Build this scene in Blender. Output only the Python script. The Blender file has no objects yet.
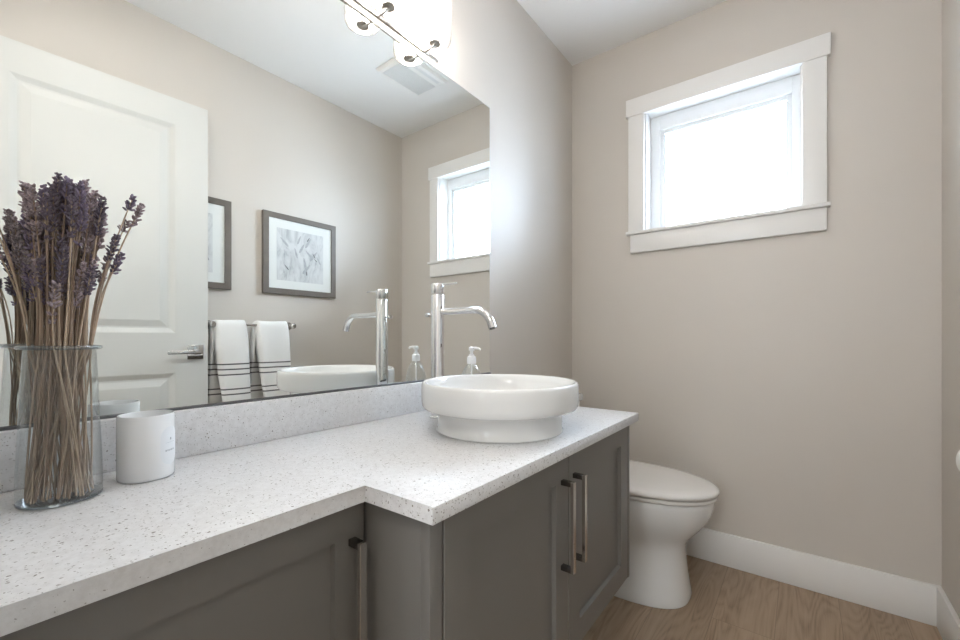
import bpy, bmesh, math, random
from mathutils import Vector, Matrix
R = math.radians
PI = math.pi
scene = bpy.context.scene
C = scene.collection

# ---------------------------------------------------------------- camera
cam_d = bpy.data.cameras.new('camera')
cam = bpy.data.objects.new('camera', cam_d)
C.objects.link(cam)
scene.camera = cam
cam_d.sensor_width = 36.0
cam_d.lens = 420.8 / 960 * 36
cam_d.shift_y = 17.2 / 960
cam_d.clip_start = 0.02
cam.location = (1.0, 0.0, 1.0105)
cam.rotation_euler = (PI / 2, 0, 0.6538)

# ---------------------------------------------------------------- world, lights, exposure
world = bpy.data.worlds.new('overcast_sky')
scene.world = world
world.use_nodes = True
bg = world.node_tree.nodes['Background']
bg.inputs[0].default_value = (0.86, 0.93, 1.0, 1)
bg.inputs[1].default_value = 3.0

def area(name, loc, rot, sx, sy, power, color):
    d = bpy.data.lights.new(name, 'AREA')
    d.shape = 'RECTANGLE'
    d.size, d.size_y = sx, sy
    d.energy = power
    d.color = color
    o = bpy.data.objects.new(name, d)
    C.objects.link(o)
    o.location = loc
    o.rotation_euler = rot
    return o

# daylight outside the small window, then two fill lights added in the unseen hall
area('window_daylight', (0.70, 2.75, 2.15), (R(-78), 0, 0), 1.4, 1.3, 112, (0.66, 0.82, 1.0))
area('hall_end_fill', (0.70, -1.95, 1.6), (R(90), 0, 0), 1.0, 1.4, 5.0, (0.97, 0.98, 1.0))  # added fill shining in through the hall opening, no known window there
area('hall_overhead_fill', (0.9, -0.9, 2.40), (0, 0, 0), 0.6, 0.6, 4.5, (1.0, 0.95, 0.88))  # added fill over the hall floor, no known fitting

area('room_overhead_fill', (0.70, 0.34, 2.49), (0, 0, 0), 0.36, 0.36, 1.3, (1.0, 0.96, 0.91))  # unseen overhead fill added to lift the room, no known fitting

vs = scene.view_settings
vs.view_transform = 'Standard'
vs.look = 'None'
vs.gamma = 1.0
vs.use_curve_mapping = False
vs.exposure = 1.36
LAMP = 14.5

# ---------------------------------------------------------------- materials
def new_mat(name):
    m = bpy.data.materials.new(name)
    m.use_nodes = True
    nt = m.node_tree
    for n in list(nt.nodes):
        nt.nodes.remove(n)
    out = nt.nodes.new('ShaderNodeOutputMaterial')
    return m, nt, out

def N(nt, t, **kw):
    n = nt.nodes.new(t)
    for k, v in kw.items():
        if k.startswith('_'):
            setattr(n, k[1:], v)
        else:
            key = k.replace('__', ' ')
            n.inputs[int(key[1:]) if key[0] == 'i' and key[1:].isdigit() else key].default_value = v
    return n

def pbr(name, col, rough=0.5, metal=0.0, bump=0.0, bscale=200.0, var=0.0, vscale=3.0, spec=0.5, coat=0.0, sss=0.0):
    m, nt, out = new_mat(name)
    b = N(nt, 'ShaderNodeBsdfPrincipled', Roughness=rough, Metallic=metal)
    b.inputs['Base Color'].default_value = (*col, 1)
    b.inputs['Specular IOR Level'].default_value = spec
    b.inputs['Coat Weight'].default_value = coat
    if sss:
        b.inputs['Subsurface Weight'].default_value = sss
        b.inputs['Subsurface Radius'].default_value = (.02, .02, .02)
    tc = N(nt, 'ShaderNodeTexCoord')
    no = N(nt, 'ShaderNodeTexNoise', Scale=vscale, Detail=4.0)
    nt.links.new(tc.outputs['Object'], no.inputs['Vector'])
    mx = N(nt, 'ShaderNodeMixRGB', _blend_type='MULTIPLY', Fac=1.0)
    mx.inputs[1].default_value = (*col, 1)
    rp = N(nt, 'ShaderNodeMapRange', i1=0.3, i2=0.7, i3=1.0 - var, i4=1.0)
    nt.links.new(no.outputs['Fac'], rp.inputs[0])
    nt.links.new(rp.outputs[0], mx.inputs[2])
    nt.links.new(mx.outputs[0], b.inputs['Base Color'])
    if bump:
        n2 = N(nt, 'ShaderNodeTexNoise', Scale=bscale, Detail=3.0)
        nt.links.new(tc.outputs['Object'], n2.inputs['Vector'])
        bp = N(nt, 'ShaderNodeBump', Strength=bump, Distance=0.002)
        nt.links.new(n2.outputs['Fac'], bp.inputs['Height'])
        nt.links.new(bp.outputs[0], b.inputs['Normal'])
    nt.links.new(b.outputs[0], out.inputs[0])
    return m

M = {}
M['paint'] = pbr('beige_wall_paint', (0.585, 0.54, 0.488), 0.55, bump=0.05, bscale=350, var=0.02, spec=0.8)
M['ceiling'] = pbr('white_ceiling_paint', (0.80, 0.79, 0.775), 0.8, bump=0.1, bscale=300, var=0.01)
M['trim'] = pbr('white_trim_paint', (0.78, 0.765, 0.74), 0.35, var=0.01)
M['vinyl'] = pbr('white_window_vinyl', (0.82, 0.83, 0.84), 0.3, var=0.01)
M['door'] = pbr('white_door_paint', (0.62, 0.62, 0.595), 0.4, var=0.01)
M['cabinet'] = pbr('grey_cabinet_paint', (0.185, 0.175, 0.163), 0.38, bump=0.03, bscale=500, var=0.03)
M['carcass'] = pbr('dark_grey_cabinet_inside', (0.08, 0.078, 0.073), 0.6)
M['porcelain'] = pbr('white_glazed_porcelain', (0.76, 0.76, 0.75), 0.10)
M['seat'] = pbr('white_toilet_seat_plastic', (0.70, 0.68, 0.655), 0.22)
M['chrome'] = pbr('polished_chrome', (0.72, 0.72, 0.73), 0.03, metal=1.0)
M['nickel'] = pbr('brushed_nickel', (0.64, 0.62, 0.60), 0.22, metal=1.0)
M['dark_nickel'] = pbr('dark_handle_metal', (0.16, 0.15, 0.145), 0.25, metal=1.0)
M['channel'] = pbr('dark_channel_metal', (0.14, 0.14, 0.145), 0.4, metal=0.6)
M['frame'] = pbr('taupe_picture_frame_wood', (0.155, 0.132, 0.112), 0.5, bump=0.2, bscale=120, var=0.15, vscale=20)
M['mat_board'] = pbr('white_mat_board', (0.70, 0.71, 0.69), 0.8)
M['pump'] = pbr('white_pump_plastic', (0.85, 0.85, 0.85), 0.3)
M['paper'] = pbr('toilet_paper', (0.85, 0.83, 0.80), 0.9, bump=0.3, bscale=150)
M['card'] = pbr('cardboard_core', (0.35, 0.25, 0.16), 0.9)
M['vent_dark'] = pbr('grey_vent_mesh', (0.68, 0.68, 0.67), 0.6)
M['stem'] = pbr('dried_stem', (0.34, 0.24, 0.175), 0.8, var=0.35, vscale=14)
M['stem_light'] = pbr('pale_dried_stem', (0.50, 0.38, 0.28), 0.8, var=0.3, vscale=14)
M['lav1'] = pbr('dried_lavender_purple', (0.27, 0.215, 0.30), 0.85, var=0.55, vscale=90)
M['lav2'] = pbr('dried_lavender_mauve', (0.44, 0.35, 0.37), 0.85, var=0.55, vscale=90)
M['lav3'] = pbr('dried_lavender_dusk', (0.19, 0.15, 0.19), 0.85, var=0.5, vscale=90)
M['wax'] = pbr('cream_wax', (0.82, 0.80, 0.76), 0.5, sss=0.2)
M['wick'] = pbr('dark_wick', (0.05, 0.04, 0.03), 0.9)
M['label'] = pbr('white_paper_label', (0.80, 0.82, 0.84), 0.6)
M['ink'] = pbr('grey_label_ink', (0.40, 0.42, 0.45), 0.7)
M['void'] = pbr('dark_gap', (0.02, 0.02, 0.02), 0.8)
M['brick'] = pbr('hall_paint', (0.60, 0.57, 0.52), 0.7)

def mirror_mat():
    m, nt, out = new_mat('silvered_mirror')
    g = N(nt, 'ShaderNodeBsdfGlossy', Roughness=0.0)
    g.inputs[0].default_value = (0.90, 0.92, 0.905, 1)
    nt.links.new(g.outputs[0], out.inputs[0])
    return m
M['mirror'] = mirror_mat()

def thin_glass(name, tint=(0.97, 0.985, 0.98), edge=(0.55, 0.60, 0.61), refl=1.0, blend=0.35, rough=0.02):
    m, nt, out = new_mat(name)
    lw = N(nt, 'ShaderNodeLayerWeight', Blend=blend)
    mc = N(nt, 'ShaderNodeMixRGB')
    mc.inputs[1].default_value = (*tint, 1)
    mc.inputs[2].default_value = (*edge, 1)
    nt.links.new(lw.outputs['Facing'], mc.inputs[0])
    t = N(nt, 'ShaderNodeBsdfTransparent')
    nt.links.new(mc.outputs[0], t.inputs[0])
    g = N(nt, 'ShaderNodeBsdfGlossy', Roughness=rough)
    g.inputs[0].default_value = (refl, refl, refl, 1)
    mx = N(nt, 'ShaderNodeMixShader')
    fr = N(nt, 'ShaderNodeMath', _operation='MULTIPLY', i1=0.75)
    pw = N(nt, 'ShaderNodeMath', _operation='POWER', i1=2.6)
    ad = N(nt, 'ShaderNodeMath', _operation='ADD', i1=0.055)
    lw2 = N(nt, 'ShaderNodeLayerWeight', Blend=0.5)
    nt.links.new(lw2.outputs['Facing'], pw.inputs[0])
    nt.links.new(pw.outputs[0], fr.inputs[0])
    nt.links.new(fr.outputs[0], ad.inputs[0])
    nt.links.new(ad.outputs[0], mx.inputs[0])
    nt.links.new(t.outputs[0], mx.inputs[1])
    nt.links.new(g.outputs[0], mx.inputs[2])
    nt.links.new(mx.outputs[0], out.inputs[0])
    return m
M['glass'] = thin_glass('clear_vase_glass', edge=(0.72, 0.76, 0.78))
M['glass_rim'] = thin_glass('thick_glass_edge', tint=(0.84, 0.87, 0.88), edge=(0.36, 0.40, 0.42), blend=0.4)
M['bottle'] = thin_glass('clear_bottle_plastic', edge=(0.80, 0.82, 0.83))
M['shade'] = None

def frosted(name, col, trans=0.5, op=0.75):
    m, nt, out = new_mat(name)
    d = N(nt, 'ShaderNodeBsdfDiffuse'); d.inputs[0].default_value = (*col, 1)
    tl = N(nt, 'ShaderNodeBsdfTranslucent'); tl.inputs[0].default_value = (*col, 1)
    mx = N(nt, 'ShaderNodeMixShader', Fac=trans)
    nt.links.new(d.outputs[0], mx.inputs[1]); nt.links.new(tl.outputs[0], mx.inputs[2])
    tr = N(nt, 'ShaderNodeBsdfTransparent')
    m2 = N(nt, 'ShaderNodeMixShader', Fac=op)
    nt.links.new(tr.outputs[0], m2.inputs[1]); nt.links.new(mx.outputs[0], m2.inputs[2])
    g = N(nt, 'ShaderNodeBsdfGlossy', Roughness=0.12)
    lw = N(nt, 'ShaderNodeFresnel', IOR=1.35)
    m3 = N(nt, 'ShaderNodeMixShader')
    nt.links.new(lw.outputs[0], m3.inputs[0])
    nt.links.new(m2.outputs[0], m3.inputs[1]); nt.links.new(g.outputs[0], m3.inputs[2])
    nt.links.new(m3.outputs[0], out.inputs[0])
    return m
M['candle_glass'] = frosted('frosted_candle_glass', (0.97, 0.975, 0.98), 0.12, 0.90)
M['pane'] = frosted('obscured_window_glass', (0.95, 0.97, 1.0), 0.9, 0.35)

M['shade'] = frosted('bloom_hazed_shade_glass', (0.95, 0.95, 0.94), 0.6, 0.05)  # slight haze in the clear glass stands in for lamp bloom

def emit(name, col, s):
    m, nt, out = new_mat(name)
    e = N(nt, 'ShaderNodeEmission', Strength=s)
    e.inputs[0].default_value = (*col, 1)
    nt.links.new(e.outputs[0], out.inputs[0])
    return m
M['lamp'] = emit('lit_frosted_lamp', (1.0, 0.94, 0.875), LAMP)

def quartz():
    m, nt, out = new_mat('speckled_white_quartz')
    b = N(nt, 'ShaderNodeBsdfPrincipled', Roughness=0.34)
    tc = N(nt, 'ShaderNodeTexCoord')
    base = N(nt, 'ShaderNodeTexNoise', Scale=90.0, Detail=5.0, Roughness=0.7)
    nt.links.new(tc.outputs['Object'], base.inputs['Vector'])
    r0 = N(nt, 'ShaderNodeValToRGB')
    r0.color_ramp.elements[0].position = .35; r0.color_ramp.elements[0].color = (0.66, 0.655, 0.66, 1)
    r0.color_ramp.elements[1].position = .6; r0.color_ramp.elements[1].color = (0.74, 0.74, 0.75, 1)
    nt.links.new(base.outputs['Fac'], r0.inputs[0])
    cur = r0.outputs[0]
    warp = N(nt, 'ShaderNodeTexNoise', Scale=260.0, Detail=1.0)
    nt.links.new(tc.outputs['Object'], warp.inputs['Vector'])
    wv = N(nt, 'ShaderNodeVectorMath', _operation='SCALE'); wv.inputs['Scale'].default_value = 0.004
    nt.links.new(warp.outputs['Color'], wv.inputs[0])
    add = N(nt, 'ShaderNodeVectorMath', _operation='ADD')
    nt.links.new(tc.outputs['Object'], add.inputs[0]); nt.links.new(wv.outputs[0], add.inputs[1])
    for sc, pick, size, col in ((150, .50, .27, (0.20, 0.18, 0.165)), (200, .45, .31, (0.36, 0.34, 0.33)), (290, .42, .33, (0.48, 0.47, 0.47))):
        v = N(nt, 'ShaderNodeTexVoronoi', Scale=float(sc))
        nt.links.new(add.outputs[0], v.inputs['Vector'])
        sep = N(nt, 'ShaderNodeSeparateColor')
        nt.links.new(v.outputs['Color'], sep.inputs[0])
        th = N(nt, 'ShaderNodeMapRange', i1=pick, i2=1.0, i3=0.0, i4=size)
        nt.links.new(sep.outputs[0], th.inputs[0])
        lt = N(nt, 'ShaderNodeMath', _operation='LESS_THAN')
        nt.links.new(v.outputs['Distance'], lt.inputs[0]); nt.links.new(th.outputs[0], lt.inputs[1])
        mx = N(nt, 'ShaderNodeMixRGB')
        nt.links.new(lt.outputs[0], mx.inputs[0]); nt.links.new(cur, mx.inputs[1])
        mx.inputs[2].default_value = (*col, 1)
        cur = mx.outputs[0]
    nt.links.new(cur, b.inputs['Base Color'])
    nt.links.new(b.outputs[0], out.inputs[0])
    return m
M['quartz'] = quartz()

def wood_floor():
    m, nt, out = new_mat('oak_plank_floor')
    b = N(nt, 'ShaderNodeBsdfPrincipled', Roughness=0.42)
    tc = N(nt, 'ShaderNodeTexCoord')
    mp = N(nt, 'ShaderNodeMapping'); mp.inputs['Rotation'].default_value = (0, 0, R(90))
    nt.links.new(tc.outputs['Object'], mp.inputs[0])
    bk = N(nt, 'ShaderNodeTexBrick', Scale=1.0, Mortar__Size=0.0009, Brick__Width=1.25, Row__Height=0.185, Bias=0.0)
    bk.offset = 0.37
    bk.inputs['Color1'].default_value = (0.1, 0.1, 0.1, 1)
    bk.inputs['Color2'].default_value = (0.9, 0.9, 0.9, 1)
    bk.inputs['Mortar'].default_value = (0.5, 0.5, 0.5, 1)
    nt.links.new(mp.outputs[0], bk.inputs['Vector'])
    # each plank has its own piece of grain
    sc = N(nt, 'ShaderNodeVectorMath', _operation='SCALE'); sc.inputs['Scale'].default_value = 7.3
    nt.links.new(bk.outputs['Color'], sc.inputs[0])
    ad = N(nt, 'ShaderNodeVectorMath', _operation='ADD')
    nt.links.new(mp.outputs[0], ad.inputs[0]); nt.links.new(sc.outputs[0], ad.inputs[1])
    st = N(nt, 'ShaderNodeMapping'); st.inputs['Scale'].default_value = (1.6, 9.0, 1.0)
    nt.links.new(ad.outputs[0], st.inputs[0])
    # rings: contour lines of a smooth field make the cathedral grain
    n1 = N(nt, 'ShaderNodeTexNoise', Scale=1.1, Detail=1.5, Roughness=0.5, Distortion=0.4)
    nt.links.new(st.outputs[0], n1.inputs['Vector'])
    mu = N(nt, 'ShaderNodeMath', _operation='MULTIPLY', i1=26.0)
    nt.links.new(n1.outputs['Fac'], mu.inputs[0])
    fr = N(nt, 'ShaderNodeMath', _operation='PINGPONG', i1=1.0)
    nt.links.new(mu.outputs[0], fr.inputs[0])
    f2 = N(nt, 'ShaderNodeMapping'); f2.inputs['Scale'].default_value = (3.0, 110.0, 1.0)
    nt.links.new(ad.outputs[0], f2.inputs[0])
    n2 = N(nt, 'ShaderNodeTexNoise', Scale=1.5, Detail=4.0, Roughness=0.65)
    nt.links.new(f2.outputs[0], n2.inputs['Vector'])
    n3 = N(nt, 'ShaderNodeTexNoise', Scale=2.2, Detail=3.0)
    nt.links.new(st.outputs[0], n3.inputs['Vector'])
    a = N(nt, 'ShaderNodeMath', _operation='MULTIPLY', i1=0.18); nt.links.new(fr.outputs[0], a.inputs[0])
    c = N(nt, 'ShaderNodeMath', _operation='MULTIPLY_ADD', i1=0.5); nt.links.new(n2.outputs['Fac'], c.inputs[0]); nt.links.new(a.outputs[0], c.inputs[2])
    d = N(nt, 'ShaderNodeMath', _operation='MULTIPLY_ADD', i1=0.45); nt.links.new(n3.outputs['Fac'], d.inputs[0]); nt.links.new(c.outputs[0], d.inputs[2])
    rp = N(nt, 'ShaderNodeValToRGB')
    rp.color_ramp.elements[0].position = .30; rp.color_ramp.elements[0].color = (0.17, 0.112, 0.07, 1)
    rp.color_ramp.elements[1].position = .85; rp.color_ramp.elements[1].color = (0.42, 0.31, 0.215, 1)
    e = rp.color_ramp.elements.new(.55); e.color = (0.34, 0.245, 0.165, 1)
    nt.links.new(d.outputs[0], rp.inputs[0])
    tint = N(nt, 'ShaderNodeMixRGB', _blend_type='MULTIPLY', Fac=1.0)
    vr = N(nt, 'ShaderNodeMapRange', i1=0.1, i2=0.9, i3=0.88, i4=1.08)
    sp = N(nt, 'ShaderNodeSeparateColor'); nt.links.new(bk.outputs['Color'], sp.inputs[0]); nt.links.new(sp.outputs[0], vr.inputs[0])
    nt.links.new(rp.outputs[0], tint.inputs[1]); nt.links.new(vr.outputs[0], tint.inputs[2])
    sm = N(nt, 'ShaderNodeMixRGB'); sm.inputs[2].default_value = (0.19, 0.135, 0.095, 1)
    nt.links.new(bk.outputs['Fac'], sm.inputs[0]); nt.links.new(tint.outputs[0], sm.inputs[1])
    nt.links.new(sm.outputs[0], b.inputs['Base Color'])
    bp = N(nt, 'ShaderNodeBump', Strength=0.15, Distance=0.001)
    nt.links.new(d.outputs[0], bp.inputs['Height']); nt.links.new(bp.outputs[0], b.inputs['Normal'])
    nt.links.new(b.outputs[0], out.inputs[0])
    return m
M['floor'] = wood_floor()

def towel_mat(stripes):
    m, nt, out = new_mat('striped_white_terry')
    b = N(nt, 'ShaderNodeBsdfPrincipled', Roughness=0.95)
    tc = N(nt, 'ShaderNodeTexCoord')
    sx = N(nt, 'ShaderNodeSeparateXYZ'); nt.links.new(tc.outputs['Object'], sx.inputs[0])
    cur = None
    for z in stripes:
        su = N(nt, 'ShaderNodeMath', _operation='SUBTRACT', i1=z); nt.links.new(sx.outputs[2], su.inputs[0])
        ab = N(nt, 'ShaderNodeMath', _operation='ABSOLUTE'); nt.links.new(su.outputs[0], ab.inputs[0])
        lt = N(nt, 'ShaderNodeMath', _operation='LESS_THAN', i1=0.0034); nt.links.new(ab.outputs[0], lt.inputs[0])
        if cur is None:
            cur = lt.outputs[0]
        else:
            mx = N(nt, 'ShaderNodeMath', _operation='MAXIMUM'); nt.links.new(cur, mx.inputs[0]); nt.links.new(lt.outputs[0], mx.inputs[1]); cur = mx.outputs[0]
    mc = N(nt, 'ShaderNodeMixRGB'); mc.inputs[1].default_value = (0.80, 0.79, 0.77, 1); mc.inputs[2].default_value = (0.115, 0.11, 0.11, 1)
    nt.links.new(cur, mc.inputs[0]); nt.links.new(mc.outputs[0], b.inputs['Base Color'])
    no = N(nt, 'ShaderNodeTexNoise', Scale=420.0, Detail=2.0); nt.links.new(tc.outputs['Object'], no.inputs['Vector'])
    bp = N(nt, 'ShaderNodeBump', Strength=0.6, Distance=0.003); nt.links.new(no.outputs['Fac'], bp.inputs['Height']); nt.links.new(bp.outputs[0], b.inputs['Normal'])
    nt.links.new(b.outputs[0], out.inputs[0])
    return m

def art_mat():
    m, nt, out = new_mat('pale_grey_botanical_print')
    b = N(nt, 'ShaderNodeBsdfPrincipled', Roughness=0.7)
    tc = N(nt, 'ShaderNodeTexCoord')
    mp = N(nt, 'ShaderNodeMapping'); mp.inputs['Scale'].default_value = (1, 1.0, 0.45); mp.inputs['Rotation'].default_value = (R(25), 0, 0)
    nt.links.new(tc.outputs['Object'], mp.inputs[0])
    n1 = N(nt, 'ShaderNodeTexNoise', Scale=16.0, Detail=5.0, Roughness=0.6, Distortion=1.4)
    nt.links.new(mp.outputs[0], n1.inputs['Vector'])
    rp = N(nt, 'ShaderNodeValToRGB')
    rp.color_ramp.elements[0].position = .28; rp.color_ramp.elements[0].color = (0.30, 0.31, 0.32, 1)
    rp.color_ramp.elements[1].position = .56; rp.color_ramp.elements[1].color = (0.60, 0.61, 0.61, 1)
    e = rp.color_ramp.elements.new(.42); e.color = (0.50, 0.51, 0.515, 1)
    nt.links.new(n1.outputs['Fac'], rp.inputs[0])
    nt.links.new(rp.outputs[0], b.inputs['Base Color']); nt.links.new(b.outputs[0], out.inputs[0])
    return m
M['art'] = art_mat()
M['leaf_ink'] = pbr('grey_leaf_ink', (0.42, 0.43, 0.44), 0.8, var=0.2, vscale=60)
M['leaf_dark'] = pbr('dark_leaf_ink', (0.20, 0.20, 0.21), 0.8, var=0.4, vscale=60)

# ---------------------------------------------------------------- mesh helpers
def BM(): return bmesh.new()

def box(bm, x0, x1, y0, y1, z0, z1, bev=0.0, seg=2):
    r = bmesh.ops.create_cube(bm, size=1.0)
    vs_ = r['verts']
    for v in vs_:
        v.co = Vector(((x0 + x1) / 2 + v.co.x * (x1 - x0), (y0 + y1) / 2 + v.co.y * (y1 - y0), (z0 + z1) / 2 + v.co.z * (z1 - z0)))
    if bev:
        es = list({e for v in vs_ for e in v.link_edges})
        bmesh.ops.bevel(bm, geom=es, offset=bev, segments=seg, affect='EDGES', profile=0.5)
    return bm

def lathe(bm, prof, cx=0, cy=0, cz=0, seg=64, close=False):
    rings = []
    for r, z in prof:
        if r < 1e-6:
            rings.append([bm.verts.new((cx, cy, cz + z))])
        else:
            rings.append([bm.verts.new((cx + r * math.cos(2 * PI * i / seg), cy + r * math.sin(2 * PI * i / seg), cz + z)) for i in range(seg)])
    pairs = list(zip(rings, rings[1:]))
    if close: pairs.append((rings[-1], rings[0]))
    for a, b in pairs:
        for i in range(seg):
            j = (i + 1) % seg
            if len(a) == 1 and len(b) == 1: continue
            if len(a) == 1: bm.faces.new((a[0], b[i], b[j]))
            elif len(b) == 1: bm.faces.new((a[i], b[0], a[j]))
            else: bm.faces.new((a[i], b[i], b[j], a[j]))
    return bm

def tube(bm, pts, rad, seg=16, caps=True):
    pts = [Vector(p) for p in pts]
    n = len(pts)
    rr = rad if isinstance(rad, (list, tuple)) else [rad] * n
    tang = []
    for i in range(n):
        a = pts[max(0, i - 1)]; b = pts[min(n - 1, i + 1)]
        tang.append((b - a).normalized())
    up = Vector((0, 0, 1)) if abs(tang[0].z) < 0.9 else Vector((1, 0, 0))
    u = tang[0].cross(up).normalized()
    rings = []
    for i in range(n):
        t = tang[i]
        u = (u - t * u.dot(t)).normalized()
        w = t.cross(u)
        rings.append([bm.verts.new(pts[i] + rr[i] * (math.cos(2 * PI * k / seg) * u + math.sin(2 * PI * k / seg) * w)) for k in range(seg)])
    for a, b in zip(rings, rings[1:]):
        for k in range(seg):
            j = (k + 1) % seg
            bm.faces.new((a[k], a[j], b[j], b[k]))
    if caps:
        bm.faces.new(list(reversed(rings[0]))); bm.faces.new(rings[-1])
    return bm

def loft(bm, rings, cap0=True, cap1=True):
    vr = [[bm.verts.new(p) for p in r] for r in rings]
    n = len(vr[0])
    for a, b in zip(vr, vr[1:]):
        for i in range(n):
            j = (i + 1) % n
            bm.faces.new((a[i], a[j], b[j], b[i]))
    if cap0: bm.faces.new(list(reversed(vr[0])))
    if cap1: bm.faces.new(vr[-1])
    return bm

def recess(bm, u0, u1, v0, v1, d0, d1, rings, mp):
    """slab whose front carries a moulded rectangle; rings = [(inset, depth)], mp maps (u, v, d) to a point"""
    def rect(ins, d):
        return [bm.verts.new(mp(*q)) for q in ((u0 + ins, v0 + ins, d), (u1 - ins, v0 + ins, d), (u1 - ins, v1 - ins, d), (u0 + ins, v1 - ins, d))]
    back = rect(0, d0)
    prev = rect(0, d1 - 0.0015)
    bm.faces.new(back)
    def band(a, b):
        for i in range(4):
            j = (i + 1) % 4
            bm.faces.new((a[i], a[j], b[j], b[i]))
    band(back, prev)
    cur = rect(0.0015, d1)
    band(prev, cur)
    for ins, d in rings:
        nx = rect(ins, d)
        band(cur, nx)
        cur = nx
    bm.faces.new(cur)
    return bm

WL = {}
def place(o, parent):
    C.objects.link(o)
    if parent is not None:
        o.parent = parent
    return o

def base_of(parent):
    while parent is not None and parent.parent is not None:
        parent = parent.parent
    return WL.get(parent.name, Vector((0, 0, 0))) if parent is not None else None

def obj(name, bm, mat, parent=None, loc=None, angle=35, smooth=True):
    bmesh.ops.recalc_face_normals(bm, faces=bm.faces)
    org = base_of(parent) if parent is not None else Vector(loc or (0, 0, 0))
    for v in bm.verts: v.co -= org
    me = bpy.data.meshes.new(name)
    bm.to_mesh(me); bm.free()
    mats = mat if isinstance(mat, (list, tuple)) else [mat]
    for q in mats: me.materials.append(q)
    if smooth:
        for p in me.polygons: p.use_smooth = True
        me.set_sharp_from_angle(angle=R(angle))
    o = bpy.data.objects.new(name, me)
    place(o, parent)
    if parent is None:
        o.location = org
    return o

def thing(name, label=None, cat=None, loc=(0, 0, 0), group=None, kind=None):
    o = bpy.data.objects.new(name, None)
    o.empty_display_size = 0.05
    C.objects.link(o)
    o.location = loc
    WL[o.name] = Vector(loc)
    if label: o['label'] = label
    if cat: o['category'] = cat
    if group: o['group'] = group
    if kind: o['kind'] = kind
    return o

def tag(o, label, cat, group=None):
    o['label'] = label; o['category'] = cat
    if group: o['group'] = group
    return o

def struct(name, bm, mat, smooth=False):
    o = obj(name, bm, mat, smooth=smooth)
    o['kind'] = 'structure'
    return o

# ---------------------------------------------------------------- dimensions
L, W, H = 2.148, 1.3862, 2.5044          # far wall, right wall, ceiling
Y0 = -0.03                               # wall behind the camera
CB, TH = 0.7699, 0.0262                  # counter top, thickness
MT, MY, MB = 1.9383, 1.3748, 0.8631      # mirror
WX = -0.006                              # face of the mirror wall

# ---------------------------------------------------------------- room shell
struct('floor', box(BM(), -0.11, 1.5, -1.7, L + 0.14, -0.06, 0.0), M['floor'])
struct('ceiling', box(BM(), -0.11, 1.5, -1.7, L + 0.14, H, H + 0.06), M['ceiling'])
struct('wall_left', box(BM(), WX - 0.1, WX, Y0 - 0.12, L + 0.14, 0, H), M['paint'])
struct('wall_right', box(BM(), W, W + 0.1, Y0 - 0.12, L + 0.14, 0, H), M['paint'])
DX0, DX1, DZ = 0.56, 1.372, 2.14
bm = BM()
box(bm, WX, DX0, Y0 - 0.12, Y0, 0, H)
box(bm, DX0, W, Y0 - 0.12, Y0, DZ, H)
struct('wall_back', bm, M['paint'])
HX0, HX1, HZ0, HZ1 = 0.362, 1.019, 1.49, 2.146      # window opening
bm = BM()
box(bm, WX, HX0, L, L + 0.14, 0, H)
box(bm, HX1, W, L, L + 0.14, 0, H)
box(bm, HX0, HX1, L, L + 0.14, 0, HZ0)
box(bm, HX0, HX1, L, L + 0.14, HZ1, H)
struct('wall_far', bm, M['paint'])
struct('wall_hall_left', box(BM(), WX - 0.1, WX, -1.7, Y0 - 0.12, 0, H), M['brick'])
struct('wall_hall_right', box(BM(), W, W + 0.1, -1.7, Y0 - 0.12, 0, H), M['brick'])

bm = BM()
box(bm, WX - 0.1, 0.35, -1.8, -1.7, 0, H); box(bm, 1.05, W + 0.1, -1.8, -1.7, 0, H)
box(bm, 0.35, 1.05, -1.8, -1.7, 0, 0.95); box(bm, 0.35, 1.05, -1.8, -1.7, 2.1, H)
struct('wall_hall_light_stop', bm, M['brick'])  # unseen wall added to limit sky light coming through the hall

# baseboards
BH = 0.1414
def bb(name, x0, x1, y0, y1):
    struct(name, box(BM(), x0, x1, y0, y1, 0.0, BH, 0.0025, 2), M['trim'], smooth=True)
bb('baseboard_far', WX, W, L - 0.015, L)
bb('baseboard_right', W - 0.015, W, 0.86, L - 0.015)
bb('baseboard_left', WX, WX + 0.015, 1.38, L - 0.015)

# doorway casing on the room side of the back wall
bm = BM()
box(bm, DX0 - 0.07, DX0, Y0, Y0 + 0.018, 0, DZ + 0.07, 0.002)
box(bm, DX0, W - 0.001, Y0, Y0 + 0.018, DZ, DZ + 0.07, 0.002)
struct('trim_doorway', bm, M['trim'], smooth=True)

# ---------------------------------------------------------------- window
win = thing('window_1', loc=(0.69, L, 1.43), kind='structure')
win['label'] = 'small square white-cased window high on the beige far wall'
T0 = L - 0.02
wl, wr = 0.2952, 1.0872
obj('head_casing', box(BM(), wl, wr, T0 - 0.003, L, 2.1125, 2.198, 0.002), M['trim'], win)
obj('side_casing', box(BM(), 0.306, 0.382, T0, L, 1.536, 2.1125, 0.002), M['trim'], win)
obj('side_casing', box(BM(), 0.999, 1.0762, T0, L, 1.536, 2.1125, 0.002), M['trim'], win)
obj('window_sill', box(BM(), 0.297, 1.0875, T0 - 0.014, L + 0.07, 1.520, 1.536, 0.003), M['trim'], win)
obj('apron', box(BM(), 0.315, 1.0758, T0, L, 1.4309, 1.520, 0.002), M['trim'], win)
bm = BM()
box(bm, HX0, 0.388, L + 0.0, L + 0.078, 1.536, 2.125)
box(bm, 0.993, HX1, L + 0.0, L + 0.078, 1.536, 2.125)
box(bm, HX0, HX1, L + 0.0, L + 0.078, 2.119, HZ1)
obj('jamb_liner', bm, M['trim'], win)
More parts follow.
